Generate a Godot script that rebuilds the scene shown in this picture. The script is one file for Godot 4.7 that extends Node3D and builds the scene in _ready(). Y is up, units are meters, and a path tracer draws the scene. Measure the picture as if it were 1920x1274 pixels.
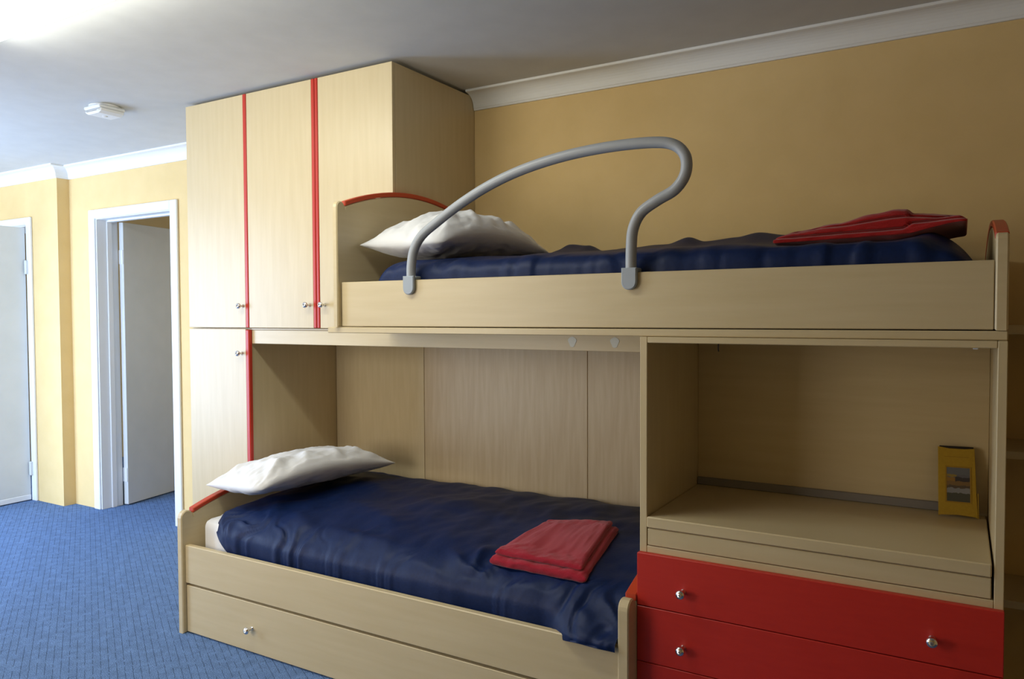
extends Node3D

# ---------------------------------------------------------------- helpers
var M := {}
var taken := {}

func numbered(called: String) -> String:
	var n: int = taken.get(called, 0)
	taken[called] = n + 1
	return called if n == 0 else "%s_%03d" % [called, n]

func thing(called: String, label: String, category: String, at := Vector3.ZERO, group := "") -> Node3D:
	var o := Node3D.new()
	o.name = numbered(called)
	add_child(o)
	o.position = at
	tag(o, label, category, group)
	return o

func tag(o: Node, label := "", category := "", group := "", kind := "") -> void:
	if label: o.set_meta("label", label)
	if category: o.set_meta("category", category)
	if group: o.set_meta("group", group)
	if kind: o.set_meta("kind", kind)

func base_of(parent: Node) -> Vector3:
	var p := Vector3.ZERO
	var n := parent
	while n != self and n is Node3D:
		p += (n as Node3D).position
		n = n.get_parent()
	return p

# commits a mesh given in world coordinates; the node is shifted so that it stays put under its parent
func put(called: String, mesh: Mesh, mat: Material, parent: Node = self, label := "") -> MeshInstance3D:
	var o := MeshInstance3D.new()
	o.name = numbered(called) if parent == self else called
	o.mesh = mesh
	o.material_override = mat
	parent.add_child(o, true)
	if parent != self:
		o.position = -base_of(parent)
	if label: o.set_meta("label", label)
	return o

func struct(called: String, mesh: Mesh, mat: Material) -> MeshInstance3D:
	var o := put(called, mesh, mat)
	o.set_meta("kind", "structure")
	return o

func begin() -> SurfaceTool:
	var st := SurfaceTool.new()
	st.begin(Mesh.PRIMITIVE_TRIANGLES)
	return st

func tri(st: SurfaceTool, a: Vector3, b: Vector3, c: Vector3, out: Vector3) -> void:
	var n := (b - a).cross(c - a)
	if n.length_squared() < 1e-16:
		return
	var flip := n.dot(out) > 0.0
	n = n.normalized() * (1.0 if flip else -1.0)
	for p in ([a, c, b] if flip else [a, b, c]):
		st.set_normal(n)
		st.add_vertex(p)

func quad(st: SurfaceTool, a: Vector3, b: Vector3, c: Vector3, d: Vector3, out: Vector3) -> void:
	tri(st, a, b, c, out)
	tri(st, a, c, d, out)

# a box from corner a to corner b with chamfered edges
func cbox(st: SurfaceTool, a: Vector3, b: Vector3, c := 0.0015) -> void:
	var lo := Vector3(minf(a.x, b.x), minf(a.y, b.y), minf(a.z, b.z))
	var hi := Vector3(maxf(a.x, b.x), maxf(a.y, b.y), maxf(a.z, b.z))
	var mid := (lo + hi) / 2.0
	var h := (hi - lo) / 2.0
	c = minf(c, minf(h.x, minf(h.y, h.z)) * 0.6)
	var v := func(s: Vector3, ax: int) -> Vector3:
		var p := h - Vector3(c, c, c)
		p[ax] = h[ax]
		return mid + p * s
	for ax in 3:
		var u := (ax + 1) % 3
		var w := (ax + 2) % 3
		for sg in [-1.0, 1.0]:
			var q := []
			for k in [[-1.0, -1.0], [1.0, -1.0], [1.0, 1.0], [-1.0, 1.0]]:
				var s := Vector3.ZERO
				s[ax] = sg
				s[u] = k[0]
				s[w] = k[1]
				q.append(v.call(s, ax))
			var out := Vector3.ZERO
			out[ax] = sg
			quad(st, q[0], q[1], q[2], q[3], out)
			if c > 0.0:
				# the edge between face ax (sign sg) and face u (sign su), running along w
				for su in [-1.0, 1.0]:
					var s0 := Vector3.ZERO
					s0[ax] = sg
					s0[u] = su
					s0[w] = -1.0
					var s1 := s0
					s1[w] = 1.0
					var o2 := Vector3.ZERO
					o2[ax] = sg
					o2[u] = su
					quad(st, v.call(s0, ax), v.call(s1, ax), v.call(s1, u), v.call(s0, u), o2)
	if c > 0.0:
		for x in [-1.0, 1.0]:
			for y in [-1.0, 1.0]:
				for z in [-1.0, 1.0]:
					var s := Vector3(x, y, z)
					tri(st, v.call(s, 0), v.call(s, 1), v.call(s, 2), s)

func box(a: Vector3, b: Vector3, c := 0.0015) -> ArrayMesh:
	var st := begin()
	cbox(st, a, b, c)
	return st.commit()

# polygon in the plane (u, v) at origin o, pushed along w by depth, edges chamfered by c
func prism(st: SurfaceTool, poly: PackedVector2Array, o: Vector3, u: Vector3, v: Vector3, w: Vector3, depth: float, c := 0.0) -> void:
	if Geometry2D.is_polygon_clockwise(poly):
		poly.reverse()
	var n := poly.size()
	var inner := PackedVector2Array()
	var outs := []
	for i in n:
		var e0 := (poly[i] - poly[(i + n - 1) % n]).normalized()
		var e1 := (poly[(i + 1) % n] - poly[i]).normalized()
		var n0 := Vector2(e0.y, -e0.x)
		var n1 := Vector2(e1.y, -e1.x)
		var m := (n0 + n1).normalized()
		inner.append(poly[i] - m * c / maxf(0.4, m.dot(n1)))
		outs.append(n1)
	var at := func(p: Vector2, d: float) -> Vector3: return o + u * p.x + v * p.y + w * d
	for i in n:
		var j := (i + 1) % n
		var side: Vector3 = u * outs[i].x + v * outs[i].y
		quad(st, at.call(poly[i], c), at.call(poly[j], c), at.call(poly[j], depth - c), at.call(poly[i], depth - c), side)
		if c > 0.0:
			quad(st, at.call(inner[i], 0.0), at.call(inner[j], 0.0), at.call(poly[j], c), at.call(poly[i], c), side - w)
			quad(st, at.call(inner[i], depth), at.call(inner[j], depth), at.call(poly[j], depth - c), at.call(poly[i], depth - c), side + w)
	var t := Geometry2D.triangulate_polygon(inner)
	for k in range(0, t.size(), 3):
		tri(st, at.call(inner[t[k]], 0.0), at.call(inner[t[k + 1]], 0.0), at.call(inner[t[k + 2]], 0.0), -w)
		tri(st, at.call(inner[t[k]], depth), at.call(inner[t[k + 1]], depth), at.call(inner[t[k + 2]], depth), w)

# a smooth sheet of (nu + 1) x (nv + 1) points
func sheet(nu: int, nv: int, f: Callable, up := Vector3.UP) -> ArrayMesh:
	var p := PackedVector3Array()
	for j in nv + 1:
		for i in nu + 1:
			p.append(f.call(float(i) / nu, float(j) / nv))
	var nm := PackedVector3Array()
	var uv := PackedVector2Array()
	var flip := 0.0
	for j in nv + 1:
		for i in nu + 1:
			var a := p[j * (nu + 1) + maxi(i - 1, 0)]
			var b := p[j * (nu + 1) + mini(i + 1, nu)]
			var c := p[maxi(j - 1, 0) * (nu + 1) + i]
			var d := p[mini(j + 1, nv) * (nu + 1) + i]
			var n := (b - a).cross(d - c)
			n = n.normalized() if n.length_squared() > 1e-18 else Vector3.UP
			nm.append(n)
			flip += n.dot(up)
			uv.append(Vector2(float(i) / nu, float(j) / nv))
	if flip < 0.0:
		for i in nm.size():
			nm[i] = -nm[i]
	var ix := PackedInt32Array()
	for j in nv:
		for i in nu:
			var a := j * (nu + 1) + i
			var b := a + 1
			var c := a + nu + 1
			var d := c + 1
			if flip < 0.0:
				ix.append_array([a, b, c, b, d, c])
			else:
				ix.append_array([a, c, b, b, c, d])
	var arr := []
	arr.resize(Mesh.ARRAY_MAX)
	arr[Mesh.ARRAY_VERTEX] = p
	arr[Mesh.ARRAY_NORMAL] = nm
	arr[Mesh.ARRAY_TEX_UV] = uv
	arr[Mesh.ARRAY_INDEX] = ix
	var m := ArrayMesh.new()
	m.add_surface_from_arrays(Mesh.PRIMITIVE_TRIANGLES, arr)
	return m

# a round tube of radius r through the points
func tube(pts: PackedVector3Array, r: float, sides := 20) -> ArrayMesh:
	var n := pts.size()
	var x := Vector3.FORWARD
	var rings := []
	for i in n:
		var t := (pts[mini(i + 1, n - 1)] - pts[maxi(i - 1, 0)]).normalized()
		x = (x - t * x.dot(t)).normalized()
		var y := t.cross(x)
		var ring := []
		for k in sides:
			var a := TAU * k / sides
			ring.append([pts[i] + (x * cos(a) + y * sin(a)) * r, x * cos(a) + y * sin(a)])
		rings.append(ring)
	var st := begin()
	for i in n - 1:
		for k in sides:
			var l := (k + 1) % sides
			for q in [rings[i][k], rings[i + 1][k], rings[i][l], rings[i][l], rings[i + 1][k], rings[i + 1][l]]:
				st.set_normal(q[1])
				st.add_vertex(q[0])
	for e in [0, n - 1]:
		for k in range(1, sides - 1):
			tri(st, rings[e][0][0], rings[e][k][0], rings[e][k + 1][0], (pts[e] - pts[1 if e == 0 else n - 2]))
	return st.commit()

# profile (radius, along) turned about the axis through o
func lathe(prof: Array, o: Vector3, axis: Vector3, sides := 24) -> ArrayMesh:
	var x := axis.cross(Vector3.UP if absf(axis.y) < 0.9 else Vector3.RIGHT).normalized()
	var y := axis.cross(x)
	return sheet(sides, prof.size() - 1, func(s: float, t: float) -> Vector3:
		var q: Vector2 = prof[int(round(t * (prof.size() - 1)))]
		var a := TAU * s
		return o + axis * q.y + (x * cos(a) + y * sin(a)) * q.x, axis)

func smooth_path(pts: Array, per := 8) -> PackedVector3Array:
	var out := PackedVector3Array()
	for i in pts.size() - 1:
		var a: Vector3 = pts[maxi(i - 1, 0)]
		var b: Vector3 = pts[i]
		var c: Vector3 = pts[i + 1]
		var d: Vector3 = pts[mini(i + 2, pts.size() - 1)]
		for k in per:
			out.append(b.cubic_interpolate(c, a, d, float(k) / per))
	out.append(pts[-1])
	return out

func along(pts: Array, t: float) -> Vector2:
	var f := clampf(t, 0.0, 1.0) * (pts.size() - 1)
	var i := mini(int(f), pts.size() - 2)
	var a: Vector2 = pts[maxi(i - 1, 0)]
	var b: Vector2 = pts[i]
	var c: Vector2 = pts[i + 1]
	var d: Vector2 = pts[mini(i + 2, pts.size() - 1)]
	return b.cubic_interpolate(c, a, d, f - i)

# ---------------------------------------------------------------- materials
func noise_tex(freq: float, dark: Color, light: Color, seed_: int, octaves := 4, size := 512, kind := FastNoiseLite.TYPE_SIMPLEX_SMOOTH) -> NoiseTexture2D:
	var n := FastNoiseLite.new()
	n.seed = seed_
	n.noise_type = kind
	n.frequency = freq
	n.fractal_octaves = octaves
	var g := Gradient.new()
	g.set_color(0, dark)
	g.set_color(1, light)
	var t := NoiseTexture2D.new()
	t.width = size
	t.height = size
	t.seamless = true
	t.noise = n
	t.color_ramp = g
	return t

func bump_tex(freq: float, seed_: int, strength := 4.0, octaves := 3, size := 512) -> NoiseTexture2D:
	var n := FastNoiseLite.new()
	n.seed = seed_
	n.noise_type = FastNoiseLite.TYPE_SIMPLEX_SMOOTH
	n.frequency = freq
	n.fractal_octaves = octaves
	var t := NoiseTexture2D.new()
	t.width = size
	t.height = size
	t.seamless = true
	t.as_normal_map = true
	t.bump_strength = strength
	t.noise = n
	return t

func mat(c: Color, rough := 0.6, spec := 0.5) -> StandardMaterial3D:
	var m := StandardMaterial3D.new()
	m.albedo_color = c
	m.roughness = rough
	m.metallic_specular = spec
	return m

func tri_mat(tex: Texture2D, scale: Vector3, rough: float, spec := 0.5) -> StandardMaterial3D:
	var m := mat(Color.WHITE, rough, spec)
	m.albedo_texture = tex
	m.uv1_triplanar = true
	m.uv1_world_triplanar = true
	m.uv1_triplanar_sharpness = 8.0
	m.uv1_scale = scale
	return m

func rgb8(r: float, g: float, b: float) -> Color:
	return Color(r / 255.0, g / 255.0, b / 255.0)

func carpet_texture() -> ImageTexture:
	var n := 1024
	var rng := RandomNumberGenerator.new()
	rng.seed = 11
	var im := Image.create(n, n, false, Image.FORMAT_RGB8)
	var spk := FastNoiseLite.new()
	spk.seed = 3
	spk.frequency = 0.16
	spk.fractal_octaves = 2
	var tone := FastNoiseLite.new()
	tone.seed = 8
	tone.frequency = 0.012
	var rows := 32
	var cuts := []
	for r in rows:
		var list := []
		var p := rng.randi_range(0, 90)
		while p < n:
			list.append(p)
			p += rng.randi_range(50, 210)
		cuts.append(list)
	var data := PackedByteArray()
	data.resize(n * n * 3)
	for y in n:
		for x in n:
			var k := 1.0 + 0.30 * spk.get_noise_2d(x, y) + 0.10 * tone.get_noise_2d(x, y) + rng.randf_range(-0.11, 0.11)
			var o := (y * n + x) * 3
			data[o] = clampi(int(103.0 * k), 0, 255)
			data[o + 1] = clampi(int(130.0 * k), 0, 255)
			data[o + 2] = clampi(int(172.0 * k), 0, 255)
	var darken := func(x: int, y: int, k: float) -> void:
		var o := (((y + n) % n) * n + (x + n) % n) * 3
		for c in 3:
			data[o + c] = int(data[o + c] * k)
	for r in rows:
		for y in n:
			var wob := int(round(1.6 * tone.get_noise_2d(r * 90.0, y * 2.0)))
			if tone.get_noise_2d(r * 41.0 + 700.0, y * 0.9) > -0.25:
				for w in 3:
					darken.call(r * n / rows + wob + w, y, 0.62 if w == 1 else 0.78)
		for p in cuts[r]:
			if rng.randf() < 0.5:
				for x in n / rows:
					for w in 2:
						darken.call(r * n / rows + x, p + w, 0.72)
	im.set_data(n, n, false, Image.FORMAT_RGB8, data)
	return ImageTexture.create_from_image(im)

func card_print() -> ImageTexture:
	# the picture on the yellow card: grey sky, two bands of ochre and dark hills, pale water, dark foreground
	var w := 96
	var h := 150
	var n := FastNoiseLite.new()
	n.seed = 5
	n.frequency = 0.03
	var im := Image.create(w, h, false, Image.FORMAT_RGB8)
	for y in h:
		for x in w:
			var v := y / float(h) + 0.035 * n.get_noise_2d(x * 1.2, y * 2.5)
			var c := rgb8(104, 108, 116)
			if v > 0.20: c = rgb8(150, 128, 60) if (x < 42 and v < 0.27) else rgb8(96, 98, 108)
			if v > 0.28 and v < 0.40: c = rgb8(58, 54, 58) if x > 34 else rgb8(150, 112, 52)
			if v >= 0.40: c = rgb8(128, 100, 62)
			if v > 0.52: c = rgb8(86, 74, 62)
			if v > 0.60: c = rgb8(134, 136, 142)
			if v > 0.74: c = rgb8(72, 74, 66)
			im.set_pixel(x, y, c)
	return ImageTexture.create_from_image(im)

func make_materials() -> void:
	var grain := noise_tex(0.02, rgb8(200, 181, 140), rgb8(208, 190, 151), 4, 4)
	var fine := bump_tex(0.05, 21, 0.7, 3)
	for k in [["wood_upright", Vector3(2.6, 0.22, 2.6)], ["wood_level", Vector3(0.2, 2.6, 0.2)]]:
		var m := tri_mat(grain, k[1], 0.36, 0.5)
		m.normal_enabled = true
		m.normal_texture = fine
		m.normal_scale = 0.10
		M[k[0]] = m
	var panel := noise_tex(0.018, rgb8(186, 162, 124), rgb8(200, 179, 141), 14, 4)
	M.wood_panel = tri_mat(panel, Vector3(4.0, 0.3, 4.0), 0.5)
	M.wood_inside = tri_mat(grain, Vector3(4.0, 0.35, 4.0), 0.6)
	var paint := noise_tex(0.01, rgb8(217, 188, 131), rgb8(222, 193, 137), 9, 3)
	M.wall = tri_mat(paint, Vector3(0.9, 0.9, 0.9), 0.75, 0.35)
	M.wall.normal_enabled = true
	M.wall.normal_texture = bump_tex(0.09, 31, 1.0, 2)
	M.wall.normal_scale = 0.12
	M.ceiling = tri_mat(noise_tex(0.01, rgb8(200, 200, 197), rgb8(206, 206, 203), 10, 3), Vector3.ONE, 0.8, 0.3)
	M.plaster = mat(rgb8(226, 226, 222), 0.6)
	M.gloss_white = mat(rgb8(228, 230, 230), 0.35)
	M.door_paint = tri_mat(noise_tex(0.008, rgb8(206, 209, 206), rgb8(213, 215, 212), 12, 3), Vector3.ONE, 0.4)
	M.red = mat(rgb8(188, 48, 30), 0.4)
	M.red_edge = mat(rgb8(190, 66, 34), 0.4)
	M.red_front = tri_mat(noise_tex(0.03, rgb8(192, 40, 27), rgb8(198, 44, 30), 15, 3), Vector3(0.6, 4, 0.6), 0.42)
	M.chrome = mat(rgb8(225, 225, 228), 0.14)
	M.chrome.metallic = 1.0
	M.rail_grey = mat(rgb8(164, 168, 172), 0.38)
	M.bracket_grey = mat(rgb8(160, 168, 176), 0.5)
	M.dark = mat(rgb8(38, 30, 24), 0.8)
	M.grey_strip = mat(rgb8(128, 122, 116), 0.6)
	M.steel = mat(rgb8(170, 172, 172), 0.3)
	M.steel.metallic = 0.9
	var weave := bump_tex(0.35, 40, 2.0, 2)
	var navy := tri_mat(noise_tex(0.05, rgb8(8, 28, 68), rgb8(12, 34, 78), 17, 3), Vector3(3, 3, 3), 0.50, 0.34)
	navy.normal_enabled = true
	navy.normal_texture = bump_tex(0.03, 41, 2.0, 4)
	navy.normal_scale = 0.25
	M.navy = navy
	var linen := mat(rgb8(234, 235, 237), 0.7, 0.35)
	linen.normal_enabled = true
	linen.normal_texture = bump_tex(0.02, 43, 2.0, 4)
	linen.normal_scale = 0.18
	linen.uv1_triplanar = true
	linen.uv1_world_triplanar = true
	linen.uv1_scale = Vector3(3, 3, 3)
	M.linen = linen
	var terry := tri_mat(noise_tex(0.12, rgb8(140, 26, 40), rgb8(178, 42, 58), 18, 3), Vector3(5, 5, 5), 0.95, 0.2)
	terry.normal_enabled = true
	terry.normal_texture = weave
	terry.normal_scale = 0.9
	terry.rim_enabled = true
	terry.rim = 0.5
	terry.rim_tint = 0.6
	M.terry = terry
	var cotton := terry.duplicate()
	cotton.albedo_texture = noise_tex(0.12, rgb8(150, 30, 30), rgb8(176, 42, 40), 19, 3)
	cotton.normal_scale = 0.4
	M.terry_upper = cotton
	var carpet := mat(Color.WHITE, 0.95, 0.2)
	carpet.albedo_texture = carpet_texture()
	carpet.normal_enabled = true
	carpet.normal_texture = bump_tex(0.22, 50, 6.0, 2, 1024)
	carpet.normal_scale = 0.8
	M.carpet = carpet
	M.yellow = tri_mat(noise_tex(0.03, rgb8(172, 138, 26), rgb8(182, 147, 32), 20, 3), Vector3(5, 5, 5), 0.6)
	M.yellow_dark = mat(rgb8(160, 124, 28), 0.7)
	M.print = mat(Color.WHITE, 0.4)
	M.print.albedo_texture = card_print()
	M.glue = mat(rgb8(206, 208, 196), 0.35)
	var glass := mat(Color(0.95, 0.98, 1.0, 0.06), 0.02)
	glass.transparency = BaseMaterial3D.TRANSPARENCY_ALPHA
	M.glass = glass
	var glow := mat(rgb8(245, 248, 250), 0.5)
	glow.emission_enabled = true
	glow.emission = Color(0.93, 0.97, 1.0)
	glow.emission_energy_multiplier = LAMP_GLOW
	M.lamp_glow = glow

# ---------------------------------------------------------------- camera and light
const LAMP_GLOW := 4.5
const LAMP_ENERGY := 2.0
const DAY_ENERGY := 15.5
const FRONT_FILL_ENERGY := 2.9
const FAR_FILL_ENERGY := 1.0
const H := 2.42
const X0 := -3.394
const X1 := -2.959
const X2 := -2.508
const X3 := -2.068
const ZW := 0.617
const DESK_L := -0.852
const DESK_R := 0.056

func camera_and_light() -> void:
	var cam := Camera3D.new()
	cam.name = "camera"
	add_child(cam)
	cam.position = Vector3(-0.0385, 1.3547, 3.0786)
	cam.basis = Basis(Vector3.UP, 0.5354) * Basis(Vector3.RIGHT, -0.0321) * Basis(Vector3.BACK, -0.0042)
	cam.fov = rad_to_deg(2.0 * atan(637.0 / 1420.7))
	cam.near = 0.05
	cam.current = true
	var env := Environment.new()
	env.tonemap_mode = Environment.TONE_MAPPER_LINEAR
	env.tonemap_exposure = 1.08
	env.background_mode = Environment.BG_SKY
	var sm := ProceduralSkyMaterial.new()
	sm.sky_top_color = Color(0.45, 0.62, 0.90)
	sm.sky_horizon_color = Color(0.80, 0.88, 0.96)
	sm.ground_horizon_color = Color(0.62, 0.64, 0.62)
	sm.ground_bottom_color = Color(0.40, 0.42, 0.38)
	var sky := Sky.new()
	sky.sky_material = sm
	env.sky = sky
	env.background_energy_multiplier = 0.8
	env.sdfgi_enabled = true
	env.ssao_enabled = true
	env.ssil_enabled = true
	var we := WorldEnvironment.new()
	we.name = "world_environment"
	we.environment = env
	add_child(we)
	# daylight by the left window; those behind the camera and beyond are added fill
	for k in [[Vector3(-5.7, 1.15, 2.51), Vector2(2.0, 1.8), DAY_ENERGY, Color(0.75, 0.85, 1.0)], [Vector3(-3.1, 1.35, 3.46), Vector2(1.3, 1.1), FRONT_FILL_ENERGY, Color(1.0, 0.96, 0.90)], [Vector3(-3.52, 1.4, -1.8), Vector2(1.0, 0.9), FAR_FILL_ENERGY, Color(1.0, 0.98, 0.92), PI / 2]]:
		var day_or_fill := AreaLight3D.new()
		day_or_fill.name = "day_or_fill_light"
		day_or_fill.area_size = k[1]
		day_or_fill.light_color = k[3]
		day_or_fill.light_energy = k[2]
		day_or_fill.area_range = 14.0
		day_or_fill.area_attenuation = 2.0
		day_or_fill.shadow_enabled = true
		day_or_fill.position = k[0]
		if k.size() > 4: day_or_fill.rotation.y = k[4]
		add_child(day_or_fill, true)

# ---------------------------------------------------------------- room
# sweeps a profile (distance from wall, height) along a path on the wall line with mitred corners; side = +1 when the room lies left of the path
func mitred(path: Array, prof: PackedVector2Array) -> ArrayMesh:
	var st := begin()
	var n := path.size()
	var rings := []
	for i in n:
		var p: Vector2 = path[i]
		var d0: Vector2 = (p - path[i - 1]).normalized() if i > 0 else (path[1] - p).normalized()
		var d1: Vector2 = (path[i + 1] - p).normalized() if i < n - 1 else d0
		var n0 := Vector2(d0.y, -d0.x) * -1.0
		var n1 := Vector2(d1.y, -d1.x) * -1.0
		var m := (n0 + n1).normalized()
		m /= m.dot(n1)
		var ring := []
		for q in prof:
			var f := p + m * q.x
			ring.append(Vector3(f.x, q.y, f.y))
		rings.append(ring)
	var np := prof.size()
	for i in n - 1:
		var dirv: Vector2 = (path[i + 1] - path[i]).normalized()
		var w := Vector3(-dirv.y, 0, dirv.x)
		for k in np:
			var l := (k + 1) % np
			var e := prof[l] - prof[k]
			var o2 := Vector2(-e.y, e.x)
			quad(st, rings[i][k], rings[i][l], rings[i + 1][l], rings[i + 1][k], w * o2.x + Vector3.UP * o2.y)
	for e in [0, n - 1]:
		var t := Geometry2D.triangulate_polygon(prof)
		var o: Vector2 = (path[e] - path[1 if e == 0 else n - 2]).normalized()
		for k in range(0, t.size(), 3):
			tri(st, rings[e][t[k]], rings[e][t[k + 1]], rings[e][t[k + 2]], Vector3(o.x, 0, o.y))
	return st.commit()

func cornice_profile() -> PackedVector2Array:
	# a plaster cove: small lips at wall and ceiling, a hollow between
	var p := PackedVector2Array()
	p.append(Vector2(0.0, H))
	p.append(Vector2(0.0, H - 0.082))
	p.append(Vector2(0.010, H - 0.082))
	p.append(Vector2(0.012, H - 0.074))
	for i in 9:
		var a := float(i) / 8.0 * PI / 2.0
		p.append(Vector2(0.074 - 0.060 * cos(a), H - 0.072 + 0.060 * sin(a)))
	p.append(Vector2(0.082, H - 0.010))
	p.append(Vector2(0.082, H))
	return p

func room() -> void:
	# carpet: rows of pile run at an angle to the walls
	var st := begin()
	var d := Vector2(-0.866, -0.5)
	var e := Vector2(-0.5, 0.866)
	for r in [[-7.0, -3.0, 1.75, 3.55]]:
		var c := [Vector2(r[0], r[1]), Vector2(r[2], r[1]), Vector2(r[2], r[3]), Vector2(r[0], r[3])]
		for k in [0, 1, 2, 0, 2, 3]:
			st.set_normal(Vector3.UP)
			st.set_tangent(Plane(e.x, 0, e.y, 1))
			st.set_uv(Vector2(c[k].dot(e), c[k].dot(d)) / 0.86)
			st.add_vertex(Vector3(c[k].x, 0, c[k].y))
	var fl := struct("floor", st.commit(), M.carpet)
	put("screed", box(Vector3(-7.0, -0.1, -3.0), Vector3(1.75, -0.002, 3.55), 0.0), M.dark, fl)
	struct("ceiling", box(Vector3(-7.1, H, -3.1), Vector3(1.85, H + 0.1, 3.65), 0.0), M.ceiling)

	# the long wall behind the furniture, with the pier on the left and two doorways
	st = begin()
	cbox(st, Vector3(-7.0, 0, -0.15), Vector3(-6.75, H, 0.086), 0.0)
	cbox(st, Vector3(-6.75, 2.04, -0.15), Vector3(-5.93, H, 0.086), 0.0)
	cbox(st, Vector3(-5.93, 0, -0.15), Vector3(-5.548, H, 0.086), 0.0)
	cbox(st, Vector3(-5.548, 0, -0.15), Vector3(-5.235, H, 0.0), 0.0)
	cbox(st, Vector3(-5.235, 2.052, -0.15), Vector3(-4.375, H, 0.0), 0.0)
	cbox(st, Vector3(-4.375, 0, -0.15), Vector3(1.75, H, 0.0), 0.0)
	struct("wall_back", st.commit(), M.wall)
	struct("wall_right", box(Vector3(1.3, 0, -0.15), Vector3(1.45, H, 3.55), 0.0), M.wall)
	struct("wall_left", box(Vector3(-7.15, 0, -3.0), Vector3(-7.0, H, 2.75), 0.0), M.wall)
	# the front wall steps in on the left, where the window is
	st = begin()
	cbox(st, Vector3(-7.0, 0, 2.6), Vector3(-6.8, H, 2.75), 0.0)
	cbox(st, Vector3(-4.6, 0, 2.6), Vector3(-4.4, H, 2.75), 0.0)
	cbox(st, Vector3(-6.8, 0, 2.6), Vector3(-4.6, 0.15, 2.75), 0.0)
	cbox(st, Vector3(-6.8, 2.15, 2.6), Vector3(-4.6, H, 2.75), 0.0)
	cbox(st, Vector3(-4.55, 0, 2.75), Vector3(-4.4, H, 3.7), 0.0)
	cbox(st, Vector3(-4.4, 0, 3.55), Vector3(-3.8, H, 3.7), 0.0)
	cbox(st, Vector3(-2.4, 0, 3.55), Vector3(1.3, H, 3.7), 0.0)
	cbox(st, Vector3(-3.8, 0, 3.55), Vector3(-2.4, 0.75, 3.7), 0.0)
	cbox(st, Vector3(-3.8, 1.95, 3.55), Vector3(-2.4, H, 3.7), 0.0)
	struct("wall_front", st.commit(), M.wall)
	# the room beyond the open door
	struct("wall_far", box(Vector3(-7.0, 0, -3.1), Vector3(-3.4, H, -3.0), 0.0), M.wall)
	st = begin()
	cbox(st, Vector3(-3.5, 0, -3.0), Vector3(-3.4, H, -2.4), 0.0)
	cbox(st, Vector3(-3.5, 0, -1.2), Vector3(-3.4, H, -0.15), 0.0)
	cbox(st, Vector3(-3.5, 0, -2.4), Vector3(-3.4, 0.9, -1.2), 0.0)
	cbox(st, Vector3(-3.5, 1.9, -2.4), Vector3(-3.4, H, -1.2), 0.0)
	struct("wall_beyond", st.commit(), M.wall)
	var fw := thing("added_window_3", "", "")  # unseen window, added with its light to brighten the open door leaf
	fw.set_meta("kind", "structure")
	st = begin()
	for z in [-2.4, -1.25]:
		cbox(st, Vector3(-3.48, 0.9, z), Vector3(-3.42, 1.9, z + 0.05), 0.003)
	cbox(st, Vector3(-3.48, 0.9, -2.35), Vector3(-3.42, 0.95, -1.25), 0.003)
	cbox(st, Vector3(-3.48, 1.85, -2.35), Vector3(-3.42, 1.9, -1.25), 0.003)
	put("window_frame", st.commit(), M.gloss_white, fw)
	put("pane", box(Vector3(-3.453, 0.95, -2.35), Vector3(-3.447, 1.85, -1.25), 0.0), M.glass, fw)

	# window that lets the daylight in
	var w := thing("window_1", "", "")
	w.set_meta("kind", "structure")
	st = begin()
	for x in [-6.8, -5.725, -4.65]:
		cbox(st, Vector3(x, 0.15, 2.63), Vector3(x + 0.05, 2.15, 2.71), 0.003)
	cbox(st, Vector3(-6.75, 0.15, 2.63), Vector3(-4.65, 0.20, 2.71), 0.003)
	cbox(st, Vector3(-6.75, 2.10, 2.63), Vector3(-4.65, 2.15, 2.71), 0.003)
	put("window_frame", st.commit(), M.gloss_white, w)
	for x in [-6.75, -5.675]:
		put("pane", box(Vector3(x, 0.20, 2.668), Vector3(x + 1.025, 2.10, 2.674), 0.0), M.glass, w)

	w = thing("added_window_2", "", "")  # unseen window behind the camera, added as frontal fill for the low fronts
	w.set_meta("kind", "structure")
	st = begin()
	for x in [-3.8, -3.125, -2.45]:
		cbox(st, Vector3(x, 0.75, 3.58), Vector3(x + 0.05, 1.95, 3.66), 0.003)
	cbox(st, Vector3(-3.75, 0.75, 3.58), Vector3(-2.45, 0.80, 3.66), 0.003)
	cbox(st, Vector3(-3.75, 1.90, 3.58), Vector3(-2.45, 1.95, 3.66), 0.003)
	put("window_frame", st.commit(), M.gloss_white, w)
	for x in [-3.75, -3.075]:
		put("pane", box(Vector3(x, 0.80, 3.618), Vector3(x + 0.625, 1.90, 3.624), 0.0), M.glass, w)

	# cornices
	struct("trim_1", mitred([Vector2(X3 + 0.002, 0), Vector2(1.75, 0)], cornice_profile()), M.plaster)
	struct("trim_2", mitred([Vector2(-7.0, 0.086), Vector2(-5.548, 0.086), Vector2(-5.548, 0.0), Vector2(X0 - 0.002, 0.0)], cornice_profile()), M.plaster)

	# doorway with the open door: lining, stop and architrave
	st = begin()
	cbox(st, Vector3(-5.235, 0, -0.15), Vector3(-5.215, 2.052, 0.004), 0.001)
	cbox(st, Vector3(-4.395, 0, -0.15), Vector3(-4.375, 2.052, 0.004), 0.001)
	cbox(st, Vector3(-5.215, 2.032, -0.15), Vector3(-4.395, 2.052, 0.004), 0.001)
	cbox(st, Vector3(-5.215, 0, -0.10), Vector3(-5.203, 2.032, -0.065), 0.002)
	cbox(st, Vector3(-4.407, 0, -0.10), Vector3(-4.395, 2.032, -0.065), 0.002)
	cbox(st, Vector3(-5.203, 2.020, -0.10), Vector3(-4.407, 2.032, -0.065), 0.002)
	var d2 := thing("door_2", "", "")
	d2.set_meta("kind", "structure")
	put("door_lining", st.commit(), M.gloss_white, d2)
	st = begin()
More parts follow.
